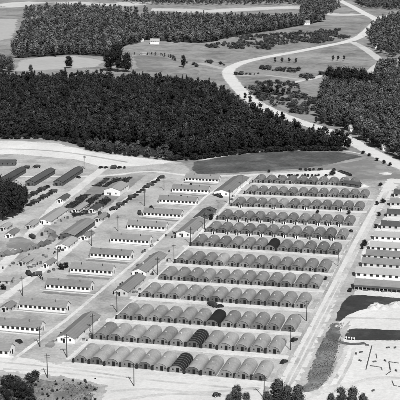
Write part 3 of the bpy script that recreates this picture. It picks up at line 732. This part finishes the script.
# ------------------------------------------------------------------ utility poles
def make_pole():
    r = empty('utility_pole', (0, 0, 0))
    MB().tube((0, 0, 0), (0, 0, 10.5), .22, .15, 8).build('post', M['pole'], r)
    for z in (9.9, 9.1):
        c = MB().box(-1.25, 1.25, -.3, -.12, z-.1, z+.1).build('crossarm', M['pole'], r)
        for x in (-1.1, -.45, .45, 1.1):
            MB().tube((x, -.2, z+.1), (x, -.2, z+.32), .08, .05, 6).build('insulator', M['vent'], c)
    return r
PL = [(47.5,378,'at the edge of the rough ground at lower left'), (134,386,'in front of the middle-left of the first hut row'), (264,398,'between the two foreground trees at the bottom'), (67,357.5,'at the left end of the first hut row'), (290.5,350,'at the right end of the second hut row'),
      (306.5,321,'at the right end of the third hut row'), (338,266,'beside the east road at the sixth hut row'), (117,312,'at the left end of the third hut row'), (93,336,'at the left end of the second hut row'), (174,263.5,'at the left end of the sixth hut row'),
      (157.5,275,'at the left end of the fifth hut row'), (190.5,244,'at the left end of the seventh hut row'), (218,216,'at the left end of the ninth hut row'), (204.5,229.5,'at the left end of the eighth hut row'), (229.5,204.5,'at the left end of the tenth hut row'),
      (242,189,'beside the large hall at the back'), (144.5,206,'left of the third barracks from the back'), (164,190,'left of the second barracks from the back'), (91.5,246,'left of the sixth barracks from the back'), (22.5,296,'behind the left end of the tenth barracks from the back'),
      (58,266,'beside the dark bushes at the left'), (118,231,'left of the fifth barracks from the back'), (85,169,'on the sandy clearing beyond the gardens'), (40,347,'beside the front house at lower left')]
pp = make_pole()
for i, (u, v, t) in enumerate(PL):
    o = pp if i == 0 else copy_tree(pp)
    p = gp(u, v); o.location = (p.x, p.y, .1); o.rotation_euler.z = random.uniform(-.3, .3)
    s = random.uniform(.93, 1.08); o.scale = (1, 1, s)
    tag(o, 'dark wooden utility pole '+t, 'utility pole', 'utility poles along the camp streets')

# ------------------------------------------------------------------ vehicles
def wheel(parent, x, y, r, w=.22):
    t = MB().tube((x-w/2, y, r), (x+w/2, y, r), r, r, 14, False).build('wheel', M['rubber'], parent)
    MB().tube((x-w/2-.02, y, r), (x+w/2+.02, y, r), r*.5, r*.5, 10, False).build('hub', M['chrome'], t)
def make_car():
    r = empty('parked_car', (0, 0, 0))
    body = [(-2.25,.35),(2.3,.35),(2.32,.75),(2.1,.98),(1.0,1.06),(-1.9,1.06),(-2.2,.9)]
    b = MB().prism(body, -.78, .78, 'x')
    for s in (-1, 1):                          # bulging fenders
        for yc in (1.45, -1.35):
            b.prism([(yc+.62*math.cos(t), .3+.58*math.sin(t)) for t in [math.pi*i/8 for i in range(9)]], s*.68, s*.9, 'x')
    b.build('body', M['car'], r)
    MB().prism([(-1.95,1.06),(.95,1.06),(.45,1.58),(-.2,1.68),(-1.1,1.62),(-1.65,1.38)], -.66, .66, 'x').build('cabin', M['car'], r)
    MB().prism([(-1.3,1.12),(.72,1.12),(.38,1.5),(-.25,1.56),(-1.1,1.5)], -.68, .68, 'x').build('side_window', M['glass'], r)
    MB().add([(-.55,.93,1.12),(.55,.93,1.12),(.55,.5,1.56),(-.55,.5,1.56)], [(0,1,2,3)]).build('windscreen', M['glass'], r)
    for s in (-1, 1):
        MB().tube((s*.55, 2.15, .85), (s*.55, 2.36, .85), .14, .14, 8).build('headlight', M['chrome'], r)
        for y in (1.45, -1.35): wheel(r, s*.74, y, .36)
    MB().box(-.85, .85, 2.36, 2.46, .42, .56).build('bumper', M['chrome'], r)
    return r
def make_truck():
    r = empty('army_truck', (0, 0, 0))
    MB().box(-.45, .45, -3.0, 3.0, .6, .8).build('chassis', M['olive'], r)
    MB().prism([(1.75,.8),(3.1,.8),(3.1,1.45),(1.75,1.6)], -.6, .6, 'x').build('hood', M['olive'], r)
    MB().prism([(.65,.8),(1.75,.8),(1.75,1.65),(1.5,2.25),(.65,2.25)], -.95, .95, 'x').build('cab', M['olive'], r)
    MB().box(-1.05, 1.05, -3.1, .5, .85, 1.5).build('cargo_bed', M['olive'], r)
    c = [(1.05*math.cos(math.pi*i/10), 1.5+1.15*math.sin(math.pi*i/10)**.7) for i in range(11)]
    MB().prism(c, -3.1, .5, 'y').build('canvas_cover', M['canvasd'], r)
    for s in (-1, 1):
        for y in (2.3, -1.0, -2.2): wheel(r, s*.88, y, .46, .28)
        MB().prism([(2.3+.65*math.cos(t), .55+.62*math.sin(t)) for t in [math.pi*i/8 for i in range(9)]], s*.62, s*1.02, 'x').build('fender', M['olive'], r)
    return r
def make_jeep():
    r = empty('jeep', (0, 0, 0))
    MB().prism([(-1.6,.4),(1.65,.4),(1.65,1.0),(.5,1.05),(.45,.75),(-.3,.75),(-.4,1.0),(-1.6,1.0)], -.7, .7, 'x').build('body', M['olive'], r)
    MB().add([(-.65,.45,1.05),(.65,.45,1.05),(.65,.3,1.7),(-.65,.3,1.7)], [(0,1,2,3)]).build('windscreen', M['glass'], r)
    for s in (-1, 1):
        MB().box(s*.35-.22, s*.35+.22, -.35, .1, .75, 1.2).build('seat', M['canvasd'], r)
        for y in (1.05, -1.05): wheel(r, s*.68, y, .38)
    MB().tube((0, -1.62, .8), (0, -1.82, .8), .36, .36, 12, False).build('spare_wheel', M['rubber'], r)
    MB().prism([(-1.5,1.02),(.3,1.6),(.3,1.66),(-.9,1.7),(-1.6,1.5)], -.7, .7, 'x').build('canvas_top', M['canvasd'], r)
    return r
car0, truck0, jeep0 = make_car(), make_truck(), make_jeep()
seen = set()
def place(p0, u, v, rz, label, cat, group=None):
    if p0.name in seen: o = copy_tree(p0)
    else: o = p0; seen.add(p0.name)
    p = gp(u, v); o.location = (p.x, p.y, .17); o.rotation_euler.z = rz
    s = random.uniform(.97, 1.1); o.scale = (s, s, s)
    tag(o, label, cat, group); return o
n = 14
for i in range(n):
    t = i/(n-1); u = 114+(161-114)*t; v = 210.5+(178.5-210.5)*t
    tr = i in (0, 2, 5, 9, 10, 13)
    place(truck0 if tr else car0, u+random.uniform(-.6, .6), v+random.uniform(-.5, .5), random.choice((0, 3.14))+random.uniform(-.2, .2)-.7,
          'dark %s, %s from the near end of the diagonal parking line' % ('canvas-topped truck' if tr else 'car', ORD[i]), 'truck' if tr else 'car', 'vehicles parked in the diagonal line by the barracks')
for i, u in enumerate((279.5,289,291.8,294.6,297.5,302.5,305,308,312.2,315.5,318.5,326)):
    place(car0, u, 176.5+random.uniform(-.4, .4)-.012*(u-280), random.uniform(-.25, .25), 'dark car, %s from the left in the near row of the upper parking lot' % ORD[i], 'car', 'cars in the near row of the upper lot')
for i, u in enumerate((300.5,305.5,309.5,313.5,319,321.5,334)):
    place(car0, u, 170+random.uniform(-.4, .4), .3+random.uniform(-.25, .25), 'dark car, %s from the left in the far row of the upper parking lot' % ORD[i], 'car', 'cars in the far row of the upper lot')
for i, (u, v) in enumerate(((340.5,172.3),(343.5,173.5),(346.5,174.4),(349.3,175.6))):
    place(car0, u, v, Q-.6, 'dark car, %s from the left in the short slanting row by the meadow' % ORD[i], 'car', 'cars in the slanting row by the meadow')
for i, u in enumerate((101,106,112.5,115,119.5,124.5)):
    place(truck0 if i in (2, 3) else car0, u, 168.2, random.uniform(-.3, .3), 'dark %s, %s from the left in the row at the edge of the sandy clearing' % ('truck' if i in (2, 3) else 'car', ORD[i]), 'truck' if i in (2, 3) else 'car', 'vehicles at the edge of the sandy clearing')
for q, (a, b, lab) in enumerate((((26,198.5),(47,187.5),'upper'), ((29,206),(53,192.5),'lower'))):
    for i in range(9):
        t = i/8; place(truck0 if (i+q) % 3 == 0 else car0, a[0]+(b[0]-a[0])*t, a[1]+(b[1]-a[1])*t, Q+random.uniform(-.2, .2),
                       'dark %s, %s from the left in the %s line right of the big dark trees' % ('truck' if (i+q) % 3 == 0 else 'car', ORD[i], lab), 'truck' if (i+q) % 3 == 0 else 'car', 'vehicles lined up right of the big dark trees')
for (p0, u, v, rz, lab, cat) in ((truck0,26,168.5,Q,'dark truck, left of the pair on the sandy clearing','truck'), (truck0,36.5,167.8,Q,'dark truck, right of the pair on the sandy clearing','truck'),
        (truck0,28.5,275,.6,'dark truck, left of the pair on the lower left street','truck'), (truck0,36.5,276.2,2.0,'dark truck, right of the pair on the lower left street','truck'), (jeep0,217,396.5,-.9,'small dark jeep on the pale ground by the pointed tree','jeep'),
        (truck0,212,306.3,.9,'dark truck before the black-roofed hut of the third row','truck'), (car0,219.5,307.5,2.2,'dark car, right of the truck before the black-roofed hut of the third row','car'),
        (truck0,100,215,.5,'dark truck, left of the pair near the end of the garden plots','truck'), (truck0,106,217,.9,'dark truck, right of the pair near the end of the garden plots','truck'), (truck0,32,238,.8,'dark truck inside the curve of tents','truck'),
        (car0,42,235,.4,'dark car among the tents of the curve','car'), (car0,78.5,178,.9,'dark car at the end of the right motor shed','car'), (car0,19,342.5,.9,'dark car at the right end of the front barracks','car'),
        (car0,191,185,.2,'dark car left of the rear barracks','car'), (car0,176.5,186.5,.2,'dark car at the left end of the second barracks from the back','car'), (truck0,139.5,214,.4,'dark truck at the left end of the fourth barracks from the back','truck'), (truck0,62,338,.3,'dark truck beside the front house','truck'),
        (car0,216.5,196,.9,'dark car left of the large hall front','car'), (car0,220,197.5,.9,'dark car touching the front of the large hall','car'), (car0,177,234,1.2,'dark car left of the wide house','car'), (car0,284,363,-.4,'dark car on the shoulder at the right end of the front rows','car'),
        (car0,294,341,-.4,'dark car on the shoulder beside the second hut row','car'), (car0,350,291,0,'dark car at the left corner of the dark lawn','car'), (jeep0,351,232,.5,'small jeep on the east road shoulder','jeep')):
    place(p0, u, v, rz, lab, cat)

# ------------------------------------------------------------------ tents in the curve
def make_tent():
    r = empty('tent', (0, 0, 0)); a = 2.6
    vs = [(-a,-a,1.3),(a,-a,1.3),(a,a,1.3),(-a,a,1.3),(0,0,3.6)]
    MB().add(vs, [(0,1,4),(1,2,4),(2,3,4),(3,0,4)]).build('canopy', M['canvas'], r)
    MB().box(-a+.05, a-.05, -a+.05, a-.05, 0, 1.3).build('wall', M['canvas'], r)
    MB().add([(-.5,-a+.02,.02),(.5,-a+.02,.02),(.35,-a+.02,1.28),(-.35,-a+.02,1.28)], [(0,1,2,3)]).build('doorway', M['door'], r)
    return r
t0 = make_tent()
for i, (u, v) in enumerate(((2,256),(7.5,255),(13,254),(18.5,252.5),(24.5,251),(30,249.5),(36,248),(41.5,246),(47,244),(51,241),(53,237.5),(51.5,234),(47.5,231.5))):
    o = t0 if i == 0 else copy_tree(t0); p = gp(u, v); o.location = (p.x, p.y, .1); o.rotation_euler.z = random.uniform(-.4, .4); z = random.uniform(.72, .9); o.scale = (z, z, z*1.1)
    tag(o, 'grey pyramid tent, %s from the left end of the curve' % ORD[i], 'tent', 'tents in a curve at the left')
sheet('grass_plot', [(3,247),(8,238),(20,236),(32,239),(38,244),(28,248),(14,250)], .155, M['greyfield'], 3, .5)
# ------------------------------------------------------------------ garden plots
PLOT = [[(92,186),(104,178.5),(111,178.5),(100,187)], [(101,187.5),(113,178.5),(122,178),(111,187)], [(113,187),(123,178),(134,177),(124,186)],
        [(64,208),(83,193.5),(92,194),(74,208.5)], [(77,209),(95,194),(104,194),(86,209)], [(89,209),(106,196),(112,200),(104,207)], [(70,212),(85,210),(100,209.5),(88,214),(74,217)]]
for i, p in enumerate(PLOT):
    sheet('garden_plot', p, .14, M['plot'], 3, .6, fe=1.2)
    tufts('planted_rows', p, 1.1, M['leafd'], 'dense dark planting covering the %s garden plot from the back' % ORD[i], (.35, .8))
sheet('garden_ground', [(60,210),(98,180),(106,175.5),(150,174),(112,206),(92,218)], .11, M['greyfield'], 4, .8)
sheet('grass_plot', [(42,347),(47,341),(56,340),(58,344),(54,349)], .15, M['greyfield'], 2, .3)

# ------------------------------------------------------------------ small sheds and clutter among the rows
def make_shed():
    r = empty('outhouse', (0, 0, 0))
    MB().box(-.9, .9, -.9, .9, 0, 2.0).build('wall', M['white'], r)
    MB().prism([(-1.1, 2.0), (1.1, 2.02), (1.1, 2.2), (-1.1, 2.5)], -1.1, 1.1, 'x').build('roof', M['roofd'], r)
    MB().box(-.4, .4, -.94, -.9, .05, 1.8).build('door', M['door'], r)
    return r
s0 = make_shed(); cnt = 0
for k in (7, 8, 9):
    A = gp(*ROWS[k][0]); B = gp(*ROWS[k][1]); d = B-A
    for i in range(11):
        if k == 9 and i % 3: continue
        o = s0 if cnt == 0 else copy_tree(s0); cnt += 1
        c = A+d*((i+1+random.uniform(-.12, .12))/12); o.location = (c.x, c.y-random.uniform(2.6, 4.0), .16); o.rotation_euler.z = random.uniform(-.1, .1)
        tag(o, 'white outhouse with dark lid roof, %s from the left before the %s hut row' % (ORD[i], ORD[k]), 'outhouse', 'outhouses between the hut rows')
def make_shade_block():  # added black box, stands in for the shadow gap between neighbouring huts
    r = empty('shade_block', (0, 0, 0))
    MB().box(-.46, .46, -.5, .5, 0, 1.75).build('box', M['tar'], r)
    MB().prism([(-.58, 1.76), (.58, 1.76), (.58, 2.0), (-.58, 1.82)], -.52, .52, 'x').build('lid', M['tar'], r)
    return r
b0 = make_shade_block(); cnt = 0
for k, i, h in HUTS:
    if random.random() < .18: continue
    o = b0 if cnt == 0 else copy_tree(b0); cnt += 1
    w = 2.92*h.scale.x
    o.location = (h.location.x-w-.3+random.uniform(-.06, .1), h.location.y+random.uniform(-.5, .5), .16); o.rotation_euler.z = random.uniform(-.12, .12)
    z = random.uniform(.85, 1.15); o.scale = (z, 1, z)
    tag(o, 'added black shade block left of the %s hut in the %s row from the front' % (ORD[i], ORD[k]), 'coal bin', 'shade blocks between the huts')
# odds and ends standing about the camp
def make_barrel():
    r = empty('oil_drum', (0, 0, 0)); n = 12
    MB().tube((0, 0, 0), (0, 0, .9), .3, .3, n).build('drum', M['olive'], r)
    m = MB()
    for z in (.02, .3, .6, .86): m.tube((0, 0, z), (0, 0, z+.04), .325, .325, n, False)
    m.build('hoop', M['olive'], r); return r
def make_crate():
    r = empty('crate', (0, 0, 0)); MB().box(-.6, .6, -.45, .45, 0, .8).build('box', M['wood'], r); m = MB()
    for z in (.06, .62):
        m.box(-.64, .64, -.49, -.45, z, z+.12).box(-.64, .64, .45, .49, z, z+.12)
    m.build('slat', M['cream'], r); return r
d0 = make_barrel(); c0 = make_crate(); cd_ = 0; cc_ = 0
SPOT = [((66,345),(92,322),4.5,'house nearest the front road'), ((121,296),(139,281),4,'porch house by the third hut row'), ((139,277),(160,259),4,'house by the fourth hut row'), ((184,238),(199,226),5,'wide house by the eighth hut row'),
        ((222,198),(241,183),6,'large hall at the back'), ((67,241),(88,227),5,'building with the dark open front'), ((44,226),(62,213),5,'low pale-roofed building'), ((30,258),(56,250),3,'curve of tents'), ((28,278),(60,258),6,'left street'), ((70,222),(100,212),5,'narrow white shed'), ((2,275),(30,262),5,'left border street'), ((150,255),(185,232),5,'street left of the seventh hut row')]
for (a, b, w, t) in SPOT:
    A = gp(*a); B = gp(*b); d = B-A; nn = Vector((-d.y, d.x, 0)).normalized()
    for j in range(9):
        p = A+d*random.uniform(-.1, 1.05)+nn*random.choice((-1, 1))*(w+random.uniform(.3, 3.2)); bar = j % 2
        if bar: o = d0 if cd_ == 0 else copy_tree(d0); cd_ += 1
        else: o = c0 if cc_ == 0 else copy_tree(c0); cc_ += 1
        o.location = (p.x, p.y, .15); o.rotation_euler.z = random.uniform(0, 3); z = random.uniform(.9, 1.6); o.scale = (z, z, z)
        tag(o, ('small dark drum' if bar else 'small dark crate')+' standing near the '+t, 'drum' if bar else 'crate', ('drums' if bar else 'crates')+' near the '+t)

# ------------------------------------------------------------------ building site at lower right
FD = [((372,346),(366,370),.7,'long dark trench board running away across the bare ground'), ((370,366),(381,367.5),.6,'low footing wall at the near end of the trench board'), ((381,367.5),(382.5,371),.5,'short footing return at lower right'),
      ((389,362),(390.5,371),.7,'low footing wall left of the rightmost marks'), ((389,362),(399,363.5),.6,'low footing wall at the right border'), ((392,381),(394,386),.5,'short timber stack at lower right'), ((394,386),(402,387),.5,'low timber at the lower right border'),
      ((386,375),(391,371.5),.5,'short footing between the two corners'), ((376,354),(377,359),.4,'short plank right of the trench board')]
for (a, b, h, lab) in FD:
    A = gp(*a); B = gp(*b); d = B-A
    m = MB(); n = max(2, int(d.length/2.2))
    for i in range(n):
        x0 = d.length*i/n; x1 = d.length*(i+random.uniform(.7, .95))/n; m.box(x0, x1, -.16, .16, 0, h*random.uniform(.35, .7))
    o = m.build('footing_wall', M['wood']); o.location = (A.x, A.y, .14); o.rotation_euler.z = math.atan2(d.y, d.x)
    tag(o, lab, 'footing wall', 'footings on the bare ground')
def make_stack():
    r = empty('timber_stack', (0, 0, 0)); m = MB()
    for z in range(3):
        for y in range(3): m.box(-1.6+.1*z, 1.6-.15*y, -.6+.42*y, -.24+.42*y, .3*z, .3*z+.26)
    m.build('planks', M['wood'], r); MB().box(-1.2, -1.0, -.7, .7, -.1, 0).box(1.0, 1.2, -.7, .7, -.1, 0).build('bearer', M['wood'], r)
    return r
s1 = make_stack(); cnt = 0
for (u, v, t) in ((356,354,'left of the trench board, farthest'), (361,352.5,'left of the trench board, middle'), (360,361,'left of the trench board, nearest'), (388,348,'near the dark lawn edge at right'), (395,348,'near the dark lawn edge at the border'), (385,361,'between the footings'),
                  (374.5,362,'right of the trench board'), (396,371,'by the right footing corner'), (373,391,'alone on the white ground at the bottom'), (367,345.5,'below the dark lawn')):
    o = s1 if cnt == 0 else copy_tree(s1); cnt += 1; p = gp(u, v); o.location = (p.x, p.y, .2); o.rotation_euler.z = random.uniform(0, 3); o.scale = (.55, .55, .6)
    tag(o, 'small dark timber stack '+t, 'timber stack', 'timber stacks on the bare ground')
def heap(u, v, r, h, lab):
    n = 18; vs = [(0, 0, h)]; fs = []
    for k in range(1, 5):
        for i in range(n):
            a = 6.283*i/n; q = r*k/4*random.uniform(.88, 1.12); vs.append((q*math.cos(a), q*math.sin(a), h*(1-(k/4))**1.2*random.uniform(.8, 1.15)))
    for i in range(n): fs.append((0, 1+i, 1+(i+1) % n))
    for k in range(3):
        for i in range(n): fs.append((1+k*n+i, 1+(k+1)*n+i, 1+(k+1)*n+(i+1) % n, 1+k*n+(i+1) % n))
    o = MB().add(vs, fs, True).build('sand_heap', M['rubble']); p = gp(u, v); o.location = (p.x, p.y, .1); tag(o, lab, 'sand heap', 'pale sand heaps')
for (u, v, r, h, t) in ((373,308.5,3.2,1.8,'pale sand heap, left on the dark lawn edge'), (378,307,3.4,2.0,'pale sand heap, second on the dark lawn edge'), (383,308.5,2.6,1.4,'pale sand heap, third on the dark lawn edge'), (395,306,3.5,1.9,'pale sand heap at the right end of the dark lawn'),
                        (364,186.5,4,1.8,'pale heap right of the dark shed'), (359,196.5,3,1.5,'pale heap over the right end of the eleventh row'), (386,173.5,5,1.2,'pale heap on the meadow by the east road')):
    heap(u, v, r, h, t)
mk = None
for i, u in enumerate((346.3, 349, 351.6, 354.2)):
    o = MB().box(-.12, .12, -.12, .12, 0, 1.3).box(-.35, .35, -.2, -.12, .7, 1.35).build('marker_stake', M['white']); p = gp(u, 339.2+i*.3); o.location = (p.x, p.y, .14)
    tag(o, 'small white marker stake, %s from the left on the nearer dark lawn' % ORD[i], 'stake', 'white marker stakes')

for o in list(COL.objects):                                  # stand everything on the thin ground sheets
    if o.parent is None and o.get('kind') is None and .05 <= o.location.z <= .22: o.location.z = .03
# ------------------------------------------------------------------ light, sky, camera
SUN_EL, SUN_AZ = math.radians(42), math.radians(150)       # azimuth clockwise from +Y
sd = Vector((math.sin(SUN_AZ)*math.cos(SUN_EL), math.cos(SUN_AZ)*math.cos(SUN_EL), math.sin(SUN_EL)))
sl = bpy.data.lights.new('sun', 'SUN'); sl.energy = 4.7; sl.angle = math.radians(.5); sl.color = (1, .995, .985)
so = bpy.data.objects.new('sun', sl); COL.objects.link(so); so.rotation_euler = (-sd).to_track_quat('-Z', 'Y').to_euler(); so.location = (0, 500, 300)
w = bpy.data.worlds.new('World'); scn.world = w; w.use_nodes = True
nt = w.node_tree; bg = nt.nodes['Background']
sky = nt.nodes.new('ShaderNodeTexSky'); sky.sky_type = 'NISHITA'; sky.sun_disc = False
sky.sun_elevation = SUN_EL; sky.sun_rotation = SUN_AZ
bw = nt.nodes.new('ShaderNodeRGBToBW')                       # black-and-white film: a neutral sky
nt.links.new(sky.outputs[0], bw.inputs[0]); nt.links.new(bw.outputs[0], bg.inputs['Color']); bg.inputs['Strength'].default_value = .052
cd = bpy.data.cameras.new('camera'); cam = bpy.data.objects.new('camera', cd); COL.objects.link(cam); scn.camera = cam
cd.sensor_width = 36; cd.lens = 36*FPX/400; cd.clip_end = 30000; cd.clip_start = 1
cam.location = (0, 0, H); cam.rotation_euler = (math.pi/2-TH, 0, AZ)
scn.view_settings.view_transform = 'Standard'; scn.view_settings.look = 'None'; scn.view_settings.exposure = 0
scn.render.resolution_x = 1024; scn.render.resolution_y = 1024
